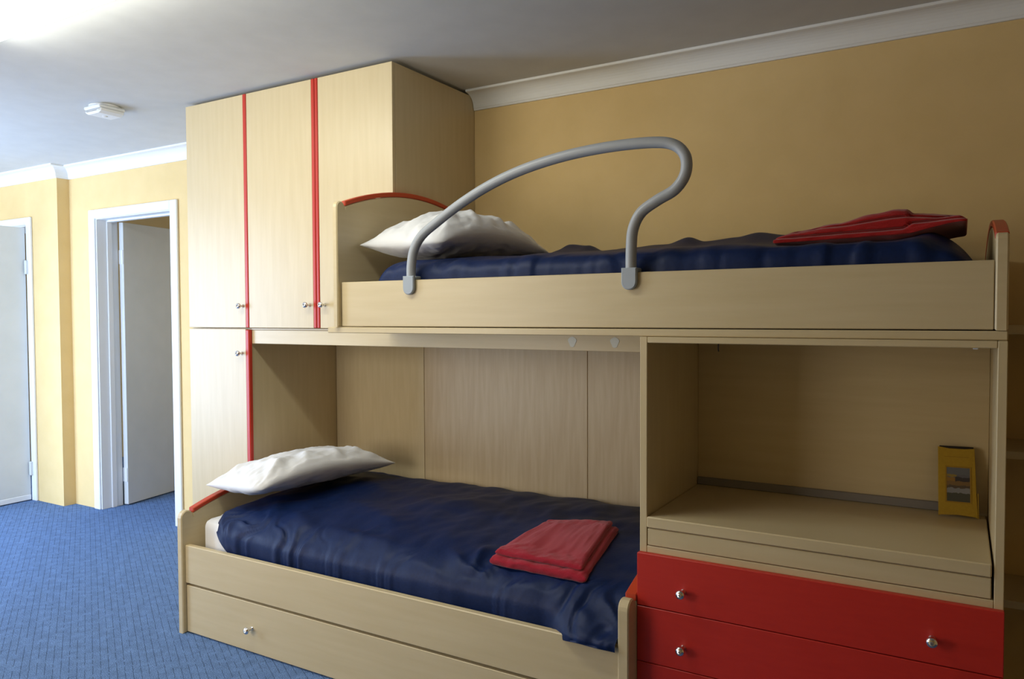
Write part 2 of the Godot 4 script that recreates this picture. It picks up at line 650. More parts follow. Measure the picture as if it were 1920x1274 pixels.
	cbox(st, Vector3(-5.290, 0, 0), Vector3(-5.222, 2.098, 0.018), 0.004)
	cbox(st, Vector3(-4.390, 0, 0), Vector3(-4.322, 2.098, 0.018), 0.004)
	cbox(st, Vector3(-5.222, 2.036, 0), Vector3(-4.390, 2.098, 0.018), 0.004)
	put("architrave", st.commit(), M.gloss_white, d2)
	# leaf swung about 104 degrees into the far room
	var leaf := box(Vector3(0, 0.008, -0.038), Vector3(0.815, 2.026, 0), 0.002)
	var o := put("door_leaf", leaf, M.door_paint, d2)
	o.transform = Transform3D(Basis(Vector3.UP, deg_to_rad(102.0)), Vector3(-5.165, 0, -0.158))
	for y in [0.22, 1.78]:
		put("hinge", box(Vector3(-5.213, y - 0.05, -0.166), Vector3(-5.168, y + 0.05, -0.152), 0.002), M.gloss_white, d2)

	# doorway on the pier, its leaf swung into the room
	var d1 := thing("door_1", "", "")
	d1.set_meta("kind", "structure")
	st = begin()
	cbox(st, Vector3(-6.75, 0, -0.15), Vector3(-6.73, 2.04, 0.09), 0.001)
	cbox(st, Vector3(-5.95, 0, -0.15), Vector3(-5.93, 2.04, 0.09), 0.001)
	cbox(st, Vector3(-6.73, 2.02, -0.15), Vector3(-5.95, 2.04, 0.09), 0.001)
	put("door_lining", st.commit(), M.gloss_white, d1)
	st = begin()
	cbox(st, Vector3(-6.80, 0, 0.086), Vector3(-6.74, 2.085, 0.104), 0.004)
	cbox(st, Vector3(-5.94, 0, 0.086), Vector3(-5.88, 2.085, 0.104), 0.004)
	cbox(st, Vector3(-6.74, 2.028, 0.086), Vector3(-5.94, 2.085, 0.104), 0.004)
	put("architrave", st.commit(), M.gloss_white, d1)
	leaf = box(Vector3(0, 0.045, 0), Vector3(0.775, 2.01, 0.036), 0.002)
	var turn := Transform3D(Basis(Vector3.UP, deg_to_rad(-88.0)), Vector3(-5.945, 0, 0.106))
	o = put("door_leaf", leaf, M.door_paint, d1)
	o.transform = turn
	o = put("bottom_strip", box(Vector3(0, 0.006, -0.003), Vector3(0.775, 0.045, 0.039), 0.003), M.gloss_white, d1)  # plain white strip along the foot of the leaf
	o.transform = turn
	for y in [0.24, 1.72]:
		put("hinge", box(Vector3(-5.936, y - 0.05, 0.100), Vector3(-5.915, y + 0.05, 0.122), 0.003), M.door_paint, d1)

func lamp() -> void:
	var t := thing("fluorescent_light", "long white fluorescent batten light glowing on the ceiling", "ceiling light", Vector3(-2.36, H, 1.69))
	put("housing", box(Vector3(-3.26, H - 0.035, 1.63), Vector3(-1.46, H, 1.75), 0.004), M.gloss_white, t)
	# ribbed plastic cover with a rounded underside
	var st := begin()
	var p := PackedVector2Array()
	for i in 13:
		var a := PI * i / 12.0
		p.append(Vector2(-0.078 * cos(a), -0.030 - 0.045 * sin(a) ** 0.6))
	prism(st, p, Vector3(-3.245, H, 1.69), Vector3(0, 0, 1), Vector3.UP, Vector3.RIGHT, 1.77, 0.0)
	put("light_cover", st.commit(), M.lamp_glow, t)
	for x in [-3.26, -1.475]:
		put("end_cap", box(Vector3(x, H - 0.078, 1.608), Vector3(x + 0.015, H, 1.772), 0.004), M.gloss_white, t)
	# the cover wraps round the tubes: it shines down and to both long sides
	for k in [[-90.0, 0.14, -0.080, 0.0, 0.32], [-38.0, 0.04, -0.060, -0.084, 0.34], [-142.0, 0.04, -0.060, 0.084, 0.34]]:
		var l := AreaLight3D.new()
		l.name = "tube_light"
		l.area_size = Vector2(1.76, k[1])
		l.light_color = Color(1.0, 1.0, 0.94)
		l.light_energy = LAMP_ENERGY * k[4]
		l.area_range = 12.0
		l.area_attenuation = 2.0
		l.shadow_enabled = true
		l.rotation.x = deg_to_rad(k[0])
		t.add_child(l, true)
		l.position = Vector3(0, k[2], k[3])

func smoke_alarm() -> void:
	var t := thing("smoke_alarm", "small square white smoke alarm fixed to the ceiling", "smoke alarm", Vector3(-3.78, H, 0.80))
	put("mounting_plate", lathe([Vector2(0.0, 0.0), Vector2(0.070, 0.0), Vector2(0.072, 0.003), Vector2(0.072, 0.010), Vector2(0.0, 0.010)], Vector3(-3.78, H, 0.80), Vector3.DOWN, 40), M.gloss_white, t)
	put("body", box(Vector3(-3.848, H - 0.026, 0.732), Vector3(-3.712, H - 0.010, 0.868), 0.004), M.gloss_white, t)
	var st := begin()
	var p := PackedVector2Array([Vector2(-0.068, 0.028), Vector2(0.068, 0.028), Vector2(0.066, 0.040), Vector2(0.044, 0.050), Vector2(-0.044, 0.050), Vector2(-0.066, 0.040)])
	prism(st, p, Vector3(-3.78, H, 0.732), Vector3.RIGHT, Vector3.DOWN, Vector3.BACK, 0.136, 0.010)
	put("cover", st.commit(), M.gloss_white, t)
	put("test_button", lathe([Vector2(0.0, 0.053), Vector2(0.011, 0.053), Vector2(0.013, 0.049)], Vector3(-3.78, H, 0.80), Vector3.DOWN, 20), M.plaster, t)

# ---------------------------------------------------------------- furniture
func knob(at: Vector3, parent: Node) -> void:
	put("knob", lathe([Vector2(0.0085, 0.0), Vector2(0.0075, 0.003), Vector2(0.005, 0.006), Vector2(0.005, 0.016), Vector2(0.009, 0.020), Vector2(0.0125, 0.024), Vector2(0.0135, 0.028), Vector2(0.012, 0.033), Vector2(0.007, 0.036), Vector2(0.0, 0.037)], at, Vector3.BACK), M.chrome, parent, "small chrome knob")

func cupboards() -> void:
	var top := 2.403
	var low := 1.2985
	var spec := [
		[X0, X1, "overhead cupboard unit above the tall narrow wardrobe", [X1 - 0.014, X1 + 0.007], X0, X1 - 0.015, -2.992],
		[X1, X2, "middle overhead cupboard unit between two red strips", [X2 - 0.020, X2 - 0.0015], X1 + 0.008, X2 - 0.021, -2.553],
		[X2, X3, "end overhead cupboard unit beside the upper bunk's headboard", [X2 + 0.0015, X2 + 0.018], X2 + 0.019, X3, -2.459],
	]
	for s in spec:
		var c := thing("overhead_cupboard", s[2], "cupboard", Vector3((s[0] + s[1]) / 2.0, low, 0.3), "overhead cupboards")
		put("body", box(Vector3(s[0] + 0.0006, low, 0.002), Vector3(s[1] - 0.0006, top, ZW - 0.020), 0.001), M.wood_upright, c)
		var dr := put("door", box(Vector3(s[4] + 0.0006, low + 0.002, ZW - 0.0185), Vector3(s[5] - 0.0006, top, ZW), 0.0015), M.wood_upright, c)
		put("edge_strip", box(Vector3(s[3][0], low + 0.002, ZW - 0.0185), Vector3(s[3][1], top, ZW + 0.003), 0.003), M.red, c, "red edge strip")
		knob(Vector3(s[6], 1.404, ZW), dr)
	var w := thing("wardrobe", "tall narrow maple wardrobe with a red edge strip, beside the lower bunk", "wardrobe", Vector3((X0 + X1) / 2.0, 0, 0.3))
	put("body", box(Vector3(X0, 0.0, 0.002), Vector3(X1 - 0.0015, 1.297, ZW - 0.020), 0.001), M.wood_upright, w)
	var d := put("door", box(Vector3(X0, 0.06, ZW - 0.0185), Vector3(X1 - 0.018, 1.2935, ZW), 0.0015), M.wood_upright, w)
	put("plinth", box(Vector3(X0, 0.0, ZW - 0.0185), Vector3(X1 - 0.018, 0.057, ZW - 0.004), 0.001), M.wood_level, w)
	put("edge_strip", box(Vector3(X1 - 0.017, 0.0, ZW - 0.0185), Vector3(X1 + 0.008, 1.2905, ZW + 0.004), 0.004), M.red, w, "red edge strip")
	knob(Vector3(-3.003, 1.178, ZW), d)
	# panels behind the lower bunk, in the recess
	var r := thing("wall_panelling", "pinkish wood panels lining the wall behind the lower bunk", "wall panel", Vector3(-1.9, 0, 0))
	var xs := [X1 + 0.001, -2.3616, -1.4579, DESK_L - 0.002]
	for i in 3:
		put("panel", box(Vector3(xs[i], 0.0, 0.002), Vector3(xs[i + 1] - 0.002, 1.262, 0.030), 0.0015), M.wood_panel if i else M.wood_inside, r)
	# board under the platform that closes the recess at the top
	var f := thing("fascia_board", "long level board under the upper bunk, above the recess", "board", Vector3(-1.9, 1.225, 0.6))
	put("board", box(Vector3(X1 + 0.009, 1.2245, 0.582), Vector3(DESK_L - 0.002, 1.2895, 0.602), 0.0015), M.wood_level, f)
	put("cover_strip", box(Vector3(X1 + 0.009, 1.2900, 0.560), Vector3(-2.1095, 1.2980, 0.606), 0.001), M.wood_level, f)
	put("soffit", box(Vector3(X1 + 0.009, 1.264, 0.002), Vector3(DESK_L - 0.002, 1.282, 0.580), 0.001), M.wood_level, f)
	for x in [-1.253, -1.087]:
		var st := begin()
		var p := PackedVector2Array()
		for i in 20:
			var a := TAU * i / 20.0
			p.append(Vector2(0.016 * cos(a) * (1.0 + 0.2 * sin(3 * a)), 0.019 * sin(a)))
		prism(st, p, Vector3(x, 1.257, 0.602), Vector3.RIGHT, Vector3.UP, Vector3.BACK, 0.0012, 0.0004)
		put("glue_mark", st.commit(), M.glue, f, "pale glue mark")

# outline of a bed end in (z, y): straight posts, a rounded horn at the front, an arch between
func end_outline(z0: float, z1: float, y0: float, y_horn: float, y_peak: float, horn: float, arch_only := false, lift := 0.0) -> PackedVector2Array:
	var p := PackedVector2Array()
	var a0 := z0 + horn
	var a1 := z1 - horn
	if not arch_only:
		p.append(Vector2(z0, y0))
		p.append(Vector2(z1, y0))
		var r := horn / 2.0
		for i in 9:
			var a := PI * i / 8.0
			p.append(Vector2(z1 - r + r * cos(a), y_horn - r + r * sin(a)))
	var ys := y_horn - 0.016
	for i in 25:
		var t := i / 24.0
		p.append(Vector2(lerpf(a1, a0, t), ys + (y_peak - ys) * (1.0 - (2.0 * t - 1.0) ** 2) + lift))
	if not arch_only:
		var r := horn / 2.0
		for i in 9:
			var a := PI * i / 8.0
			p.append(Vector2(z0 + r + r * cos(a), y_horn - r + r * sin(a)))
	return p

func bed_end(called: String, parent: Node, x: float, thick: float, z0: float, z1: float, y0: float, y_horn: float, y_peak: float, horn: float) -> void:
	var st := begin()
	prism(st, end_outline(z0, z1, y0, y_horn, y_peak, horn), Vector3(x, 0, 0), Vector3(0, 0, 1), Vector3.UP, Vector3.RIGHT, thick, 0.004)
	var b := put(called, st.commit(), M.wood_level, parent)
	var arc := end_outline(z0, z1, y0, y_horn, y_peak, horn, true, 0.0)
	var trim := PackedVector2Array()
	for q in arc: trim.append(q + Vector2(0, 0.0005))
	for i in range(arc.size() - 1, -1, -1): trim.append(arc[i] + Vector2(0, 0.0190))
	st = begin()
	prism(st, trim, Vector3(x - 0.001, 0, 0), Vector3(0, 0, 1), Vector3.UP, Vector3.RIGHT, thick + 0.002, 0.003)
	put("red_trim", st.commit(), M.red_edge, b, "red arched edging")

func upper_bunk() -> void:
	var b := thing("upper_bunk", "upper bunk of pale maple with red-edged arched headboard and grey guard rail", "bunk bed", Vector3(-1.0, 1.29, 0.5))
	put("platform", box(Vector3(-2.108, 1.2905, 0.60), Vector3(DESK_R, 1.3125, 0.962), 0.0025), M.wood_level, b)
	put("slat_base", box(Vector3(X3 + 0.004, 1.2905, 0.012), Vector3(DESK_R, 1.3125, 0.598), 0.001), M.wood_inside, b)
	put("side_rail", box(Vector3(-2.040, 1.3155, 0.935), Vector3(0.0275, 1.4806, 0.957), 0.002), M.wood_level, b)
	bed_end("headboard", b, -2.066, 0.024, 0.006, 0.975, 1.3135, 1.785, 1.850, 0.046)
	bed_end("footboard", b, 0.029, 0.027, 0.006, 0.962, 1.3135, 1.545, 1.596, 0.030)
	# guard rail: a bent tube on two clips hooked over the side rail
	var z := 0.952
	var pts := [Vector3(-1.713, 1.480, z), Vector3(-1.712, 1.53, z), Vector3(-1.700, 1.585, z), Vector3(-1.665, 1.634, z), Vector3(-1.600, 1.676, z), Vector3(-1.50, 1.732, z), Vector3(-1.38, 1.785, z), Vector3(-1.25, 1.824, z), Vector3(-1.10, 1.850, z), Vector3(-0.95, 1.860, z), Vector3(-0.82, 1.857, z), Vector3(-0.755, 1.842, z), Vector3(-0.722, 1.806, z), Vector3(-0.722, 1.757, z), Vector3(-0.752, 1.715, z), Vector3(-0.805, 1.688, z), Vector3(-0.855, 1.656, z), Vector3(-0.880, 1.610, z), Vector3(-0.886, 1.555, z), Vector3(-0.887, 1.484, z)]
	var g := put("guard_rail", tube(smooth_path(pts, 6), 0.0165, 24), M.rail_grey, b, "bent grey tube guard rail")
	for x in [-1.713, -0.887]:
		var st := begin()
		var p := PackedVector2Array([Vector2(-0.024, 0.0), Vector2(0.024, 0.0)])
		for i in 11:
			var a := -PI * i / 10.0
			p.append(Vector2(0.024 * cos(a), -0.042 + 0.024 * sin(a)))
		prism(st, p, Vector3(x, 1.494, 0.9575), Vector3.RIGHT, Vector3.UP, Vector3.BACK, 0.014, 0.003)
		cbox(st, Vector3(x - 0.024, 1.4812, 0.925), Vector3(x + 0.024, 1.494, 0.9575), 0.003)
		put("bracket", st.commit(), M.bracket_grey, g, "grey plastic clip")

func lower_bunk() -> void:
	var b := thing("lower_bunk", "lower bunk bed of pale maple with a long drawer beneath", "bunk bed", Vector3(-1.9, 0, 0.55))
	bed_end("headboard", b, -2.908, 0.030, 0.035, 1.052, 0.0, 0.525, 0.585, 0.060)
	bed_end("footboard", b, -0.888, 0.034, 0.035, 1.052, 0.0, 0.525, 0.585, 0.060)
	put("side_rail", box(Vector3(-2.8775, 0.2165, 1.012), Vector3(-0.8885, 0.379, 1.036), 0.003), M.wood_level, b)
	put("inner_rail", box(Vector3(-2.8775, 0.25, 0.9985), Vector3(-0.8885, 0.373, 1.0105), 0.002), M.wood_inside, b)
	put("bed_base", box(Vector3(-2.877, 0.225, 0.04), Vector3(-0.889, 0.245, 0.998), 0.001), M.wood_inside, b)
	var d := put("drawer", box(Vector3(-2.874, 0.006, 1.012), Vector3(-0.892, 0.2070, 1.034), 0.002), M.wood_level, b)
	for x in [-2.469, -1.30]: knob(Vector3(x, 0.103, 1.034), d)

func desk() -> void:
	var t := thing("desk_unit", "maple desk niche with a deep shelf top over red drawers", "desk", Vector3(-0.4, 0, 0.72))
	var zf := 0.968
	put("side_panel", box(Vector3(DESK_L, 0.0, 0.44), Vector3(DESK_L + 0.022, 1.2895, zf), 0.0015), M.wood_upright, t)
	put("side_panel", box(Vector3(DESK_R - 0.020, 0.0, 0.44), Vector3(DESK_R, 1.2895, zf), 0.0015), M.wood_upright, t)
	put("top_panel", box(Vector3(DESK_L + 0.0225, 1.272, 0.44), Vector3(DESK_R - 0.0205, 1.2895, zf), 0.0015), M.wood_level, t)
	put("back_panel", box(Vector3(DESK_L + 0.0225, 0.4, 0.445), Vector3(DESK_R - 0.0205, 1.2715, 0.465), 0.001), M.wood_level, t)
	put("desk_top", box(Vector3(DESK_L + 0.0225, 0.7265, 0.466), Vector3(DESK_R - 0.025, 0.759, zf + 0.004), 0.003), M.wood_level, t)
	put("cable_strip", box(Vector3(DESK_L + 0.0235, 0.7595, 0.4655), Vector3(DESK_R - 0.05, 0.786, 0.476), 0.002), M.grey_strip, t, "grey cable strip")
	put("pull_out_board", box(Vector3(DESK_L + 0.025, 0.6745, 0.48), Vector3(DESK_R - 0.0255, 0.7245, zf + 0.001), 0.002), M.wood_level, t)
	put("front_rail", box(Vector3(DESK_L + 0.0225, 0.652, 0.47), Vector3(DESK_R - 0.0205, 0.6725, zf), 0.0015), M.wood_level, t)
	put("carcass", box(Vector3(DESK_L + 0.0225, 0.02, 0.47), Vector3(DESK_R - 0.0205, 0.651, zf - 0.002), 0.001), M.wood_inside, t)
	var ys := [0.654, 0.496, 0.330, 0.166, 0.012]
	for i in 4:
		var d := put("drawer", box(Vector3(DESK_L - 0.001, ys[i + 1] + 0.0025, zf + 0.001), Vector3(DESK_R + 0.001, ys[i], zf + 0.020), 0.0015), M.red_front, t, "red drawer")
		for x in [-0.713, -0.090]: knob(Vector3(x, (0.561 if i == 0 else ys[i] - 0.097), zf + 0.020), d)
	put("hook", tube(smooth_path([Vector3(-0.640, 1.272, 0.90), Vector3(-0.640, 1.255, 0.90), Vector3(-0.639, 1.247, 0.90)], 4), 0.0018, 8), M.dark, t, "small dark hook")
	put("cover_cap", box(Vector3(-0.014, 1.268, 0.945), Vector3(-0.003, 1.2722, 0.955), 0.001), M.gloss_white, t, "tiny white cap")

	# open shelves past the end of the desk
	var s := thing("bookcase", "open bookcase against the wall past the red drawers", "bookcase", Vector3(0.5, 0, 0.15))
	put("side_panel", box(Vector3(0.062, 0, 0.002), Vector3(0.082, 1.288, 0.30), 0.0015), M.wood_upright, s)
	put("side_panel", box(Vector3(0.95, 0, 0.002), Vector3(0.97, 1.288, 0.30), 0.0015), M.wood_upright, s)
	put("top_panel", box(Vector3(0.062, 1.289, 0.002), Vector3(0.97, 1.315, 0.305), 0.0015), M.wood_level, s)
	for y in [0.905, 0.440, 0.03]:
		put("shelf", box(Vector3(0.0825, y, 0.012), Vector3(0.9495, y + 0.024, 0.30), 0.0015), M.wood_level, s)
	put("back_panel", box(Vector3(0.0825, 0, 0.002), Vector3(0.9495, 1.288, 0.0115), 0.001), M.wall, s)

	# yellow card with a picture, standing at the back of the desk
	var c := thing("picture_card", "yellow card frame with a small landscape picture leaning in the desk corner", "card", Vector3(-0.04, 0.760, 0.54))
	var tilt := Transform3D(Basis(Vector3.UP, deg_to_rad(6.0)) * Basis(Vector3.RIGHT, deg_to_rad(-13.0)), Vector3(-0.040, 0.7615, 0.535))
	var st := begin()
	var p := PackedVector2Array([Vector2(-0.050, 0.0), Vector2(-0.044, 0.003), Vector2(0.0, 0.006), Vector2(0.044, 0.003), Vector2(0.050, 0.0), Vector2(0.047, 0.075), Vector2(0.044, 0.20), Vector2(0.020, 0.1975), Vector2(-0.020, 0.1975), Vector2(-0.050, 0.202)])
	prism(st, p, Vector3.ZERO, Vector3.RIGHT, Vector3.UP, Vector3.BACK, 0.003, 0.0008)
	put("card", st.commit(), M.yellow, c).transform = shifted(tilt, c)
	# the picture, set in a raised window
	var wx := [-0.028, 0.031]
	var wy := [0.044, 0.142]
	st = begin()
	cbox(st, Vector3(wx[0] - 0.004, wy[0] - 0.004, 0.003), Vector3(wx[0], wy[1] + 0.004, 0.0042), 0.0003)
	cbox(st, Vector3(wx[1], wy[0] - 0.004, 0.003), Vector3(wx[1] + 0.004, wy[1] + 0.004, 0.0042), 0.0003)
	cbox(st, Vector3(wx[0], wy[0] - 0.004, 0.003), Vector3(wx[1], wy[0], 0.0042), 0.0003)
	cbox(st, Vector3(wx[0], wy[1], 0.003), Vector3(wx[1], wy[1] + 0.004, 0.0042), 0.0003)
	put("window_edge", st.commit(), M.yellow_dark, c).transform = shifted(tilt, c)
	st = begin()
	var cs := [[0.0, 1.0], [1.0, 1.0], [1.0, 0.0], [0.0, 0.0]]
	for k in [0, 2, 1, 0, 3, 2]:
		st.set_normal(Vector3.BACK)
		st.set_uv(Vector2(cs[k][0], cs[k][1]))
		st.add_vertex(Vector3(lerpf(wx[0], wx[1], cs[k][0]), lerpf(wy[1], wy[0], cs[k][1]), 0.0034))
	put("picture", st.commit(), M.print, c, "small grey landscape picture").transform = shifted(tilt, c)
	put("title_line", box(Vector3(-0.034, 0.172, 0.003), Vector3(0.030, 0.174, 0.0034), 0.0), M.yellow_dark, c).transform = shifted(tilt, c)
	put("backing", box(Vector3(-0.046, 0.01, -0.004), Vector3(0.042, 0.205, -0.0005), 0.001), M.dark, c, "dark backing").transform = shifted(tilt, c)
	put("side_flap", box(Vector3(0.050, 0.0, -0.030), Vector3(0.0525, 0.072, 0.002), 0.0006), M.yellow, c).transform = shifted(tilt, c)

func shifted(t: Transform3D, parent: Node) -> Transform3D:
	return Transform3D(t.basis, t.origin - base_of(parent))

# ---------------------------------------------------------------- bedding
func rounded_slab(lo: Vector3, hi: Vector3, r: float, n := 28, press := 0.0) -> ArrayMesh:
	# a box with large rounded edges, as one closed skin (superellipsoid with flat faces)
	var mid := (lo + hi) / 2.0
	var h := (hi - lo) / 2.0
	var core := h - Vector3(r, r, r)
	return sheet(n * 4, n * 2, func(s: float, t: float) -> Vector3:
		var a := TAU * s
		var b := PI * (t - 0.5)
		var d := Vector3(cos(b) * cos(a), sin(b), cos(b) * sin(a))
		# push the sphere out to a box, then round it
		var m := maxf(absf(d.x), maxf(absf(d.y), absf(d.z)))
		var q := d / m
		var c := Vector3(q.x * h.x, q.y * h.y, q.z * h.z)
		var k := Vector3(clampf(c.x, -core.x, core.x), clampf(c.y, -core.y, core.y), clampf(c.z, -core.z, core.z))
		var e := c - k
		var p := mid + k + (e.normalized() * r if e.length() > 1e-6 else Vector3.ZERO)
		# pressed down a little under the bedding
		p.y -= press * smoothstep(0.06, 0.24, p.x - lo.x) * smoothstep(mid.y, hi.y, p.y)
		return p, Vector3.ZERO)

func crease(p: Vector2, a: Vector2, b: Vector2, w: float) -> float:
	var q := Geometry2D.get_closest_point_to_segment(p, a, b)
	var t := a.distance_to(q) / maxf(1e-5, a.distance_to(b))
	var d := p.distance_to(q) / w
	return exp(-d * d) * sin(clampf(t, 0.02, 0.98) * PI)

func duvet_lower() -> void:
	put_thing("duvet", "navy blue satin duvet spread over the lower bunk", "duvet", lower_duvet_mesh(), M.navy, "duvets")

func put_thing(called: String, label: String, category: String, mesh: Mesh, m: Material, group := "") -> MeshInstance3D:
	var o := put(called, mesh, m)
	tag(o, label, category, group)
	return o

func lower_duvet_mesh() -> ArrayMesh:
	var n := FastNoiseLite.new()
	n.seed = 71
	n.frequency = 1.0
	n.fractal_octaves = 2
	var folds := [
		[Vector2(-1.46, 0.98), Vector2(-1.62, 0.86), 0.022, 0.012], [Vector2(-1.46, 0.98), Vector2(-1.50, 0.78), 0.018, 0.012], [Vector2(-1.44, 0.98), Vector2(-1.36, 0.84), 0.016, 0.010],
		[Vector2(-1.46, 1.0), Vector2(-1.75, 0.95), 0.02, 0.010], [Vector2(-1.38, 0.99), Vector2(-1.18, 0.95), 0.018, 0.010],
		[Vector2(-2.45, 0.55), Vector2(-1.85, 0.80), 0.07, 0.012], [Vector2(-2.3, 0.35), Vector2(-1.6, 0.52), 0.09, 0.010], [Vector2(-1.9, 0.20), Vector2(-1.2, 0.35), 0.10, 0.008],
		[Vector2(-2.2, 0.88), Vector2(-1.8, 0.90), 0.03, 0.010], [Vector2(-2.66, 0.70), Vector2(-2.45, 0.95), 0.04, 0.014], [Vector2(-2.05, 0.93), Vector2(-1.98, 0.78), 0.022, 0.009],
		[Vector2(-2.52, 0.80), Vector2(-2.2, 0.93), 0.035, 0.010], [Vector2(-1.10, 0.98), Vector2(-0.98, 1.02), 0.02, 0.012],
	]
	return sheet(240, 110, func(s: float, t: float) -> Vector3:
		# the edge by the pillow slants towards the front
		var left := lerpf(-2.800, -2.615, smoothstep(0.68, 1.0, t))
		var x := lerpf(left, -0.893, s)
		var r := smoothstep(-1.17, -1.00, x)
		var l := 1.0 - smoothstep(-2.6, -2.2, x)
		var pts := [Vector2(0.036, 0.46), Vector2(0.050, 0.530), Vector2(0.15, 0.549), Vector2(0.30, 0.553), Vector2(0.46, 0.550), Vector2(0.62, 0.540), Vector2(0.76, 0.527), Vector2(0.87, lerpf(0.511, 0.517, l)), Vector2(0.942, lerpf(lerpf(0.484, 0.494, l), 0.476, r)), Vector2(lerpf(0.985, 1.008, r), lerpf(lerpf(0.432, 0.444, l), 0.425, r)), Vector2(lerpf(0.990, 1.056, r), lerpf(0.372, 0.395, r)), Vector2(lerpf(0.990, 1.060, r), lerpf(0.340, 0.372, r))]
		var q := along(pts, t)
		var p2 := Vector2(x, q.x)
		var edge := smoothstep(0.0, 0.03, s) * smoothstep(1.0, 0.97, s)
		var top := 1.0 - smoothstep(0.82, 0.98, t)
		var d := 0.012 * n.get_noise_2d(x * 2.2, q.x * 2.2) + 0.006 * n.get_noise_2d(x * 7.0 + 40.0, q.x * 5.0)
		for f in folds:
			d += f[3] * crease(p2, f[0], f[1], f[2])
		# upright gathers on the front
		var front := smoothstep(0.60, 0.80, t) * (1.0 - smoothstep(0.97, 1.0, t))
		var ph := x * 58.0 + 9.0 * n.get_noise_2d(x * 3.0, q.x * 4.0)
		d += front * (0.0015 + 0.014 * maxf(0.0, n.get_noise_2d(x * 2.6 + 9.0, 3.0)) + 0.005 * l) * (sin(ph) + 0.5 * sin(ph * 2.3 + 1.0))
		d = maxf(d, lerpf(-0.012, -0.009, smoothstep(0.5, 0.72, t)))
		d *= edge * smoothstep(0.0, 0.05, t)
		# round over the ends
		var fall := 0.030 * (1.0 - smoothstep(0.0, 0.02, s)) * top + 0.035 * (1.0 - smoothstep(1.0, 0.985, s)) * top * (1.0 - r)
		var out := smoothstep(0.72, 0.92, t)
		return Vector3(x, q.y + d * (1.0 - 0.7 * out) - fall, q.x - absf(d) * 0.0 + clampf(d, -0.006, 0.005) * out))

func upper_duvet_mesh() -> ArrayMesh:
	var n := FastNoiseLite.new()
	n.seed = 72
	n.frequency = 1.0
	n.fractal_octaves = 2
	# outline of the ridge along the wall side, (x, height)
	var ridge := [Vector2(-1.99, 1.575), Vector2(-1.75, 1.585), Vector2(-1.56, 1.60), Vector2(-1.49, 1.655), Vector2(-1.40, 1.645), Vector2(-1.33, 1.618), Vector2(-1.20, 1.632), Vector2(-1.05, 1.638), Vector2(-0.97, 1.657), Vector2(-0.90, 1.636), Vector2(-0.78, 1.648), Vector2(-0.70, 1.660), Vector2(-0.60, 1.645), Vector2(-0.45, 1.63), Vector2(-0.30, 1.62), Vector2(-0.16, 1.61), Vector2(-0.07, 1.58), Vector2(-0.02, 1.53), Vector2(0.005, 1.47)]
	return sheet(260, 70, func(s: float, t: float) -> Vector3:
		var x := lerpf(-1.895, 0.012, s)
		var rg := 1.6
		for i in ridge.size() - 1:
			if x >= ridge[i].x and x <= ridge[i + 1].x:
				rg = lerpf(ridge[i].y, ridge[i + 1].y, smoothstep(ridge[i].x, ridge[i + 1].x, x))
		var e := clampf((0.012 - x) / 0.20, 0.0, 1.0)
		var dome := sqrt(maxf(0.0, 1.0 - (1.0 - e) ** 2))
		var el := clampf((x + 1.895) / 0.08, 0.0, 1.0)
		var domel := lerpf(0.55, 1.0, sqrt(maxf(0.0, 1.0 - (1.0 - el) ** 2)))
		var b := 1.40
		var rise := 0.016 * smoothstep(-0.18, -0.10, x) - 0.016 * smoothstep(-0.62, -0.50, x) * (1.0 - smoothstep(-0.20, -0.10, x))
		var hgt := func(y: float) -> float: return b + (y - b) * dome * domel
		var pts := [Vector2(0.030, b + 0.02), Vector2(0.034, hgt.call(1.52)), Vector2(0.07, hgt.call(rg - 0.03)), Vector2(0.14, hgt.call(rg)), Vector2(0.24, hgt.call(lerpf(rg, 1.60, 0.5))), Vector2(0.42, hgt.call(1.590 + rise)), Vector2(0.62, hgt.call(1.577 + rise)), Vector2(0.76, hgt.call(1.566 + rise)), Vector2(0.85, hgt.call(1.556 + 0.5 * rise)), Vector2(0.900, hgt.call(1.540)), Vector2(0.924, hgt.call(1.51)), Vector2(0.928, hgt.call(1.46)), Vector2(0.926, 1.42)]
		var q := along(pts, t)
		var edge := smoothstep(0.0, 0.03, s) * smoothstep(1.0, 0.96, s)
		var d := 0.007 * n.get_noise_2d(x * 3.0, q.x * 3.0)
		var front := smoothstep(0.62, 0.74, t)
		var ph := x * 40.0 + 6.0 * n.get_noise_2d(x * 2.5, q.x * 3.0)
		d += front * 0.003 * sin(ph) + 0.006 * n.get_noise_2d(x * 9.0, 7.0 + q.x * 4.0) * front
		d = maxf(d, -0.003)
		d *= edge
		return Vector3(x, q.y + d, q.x + (minf(d, 0.002) if t > 0.75 else 0.0)))

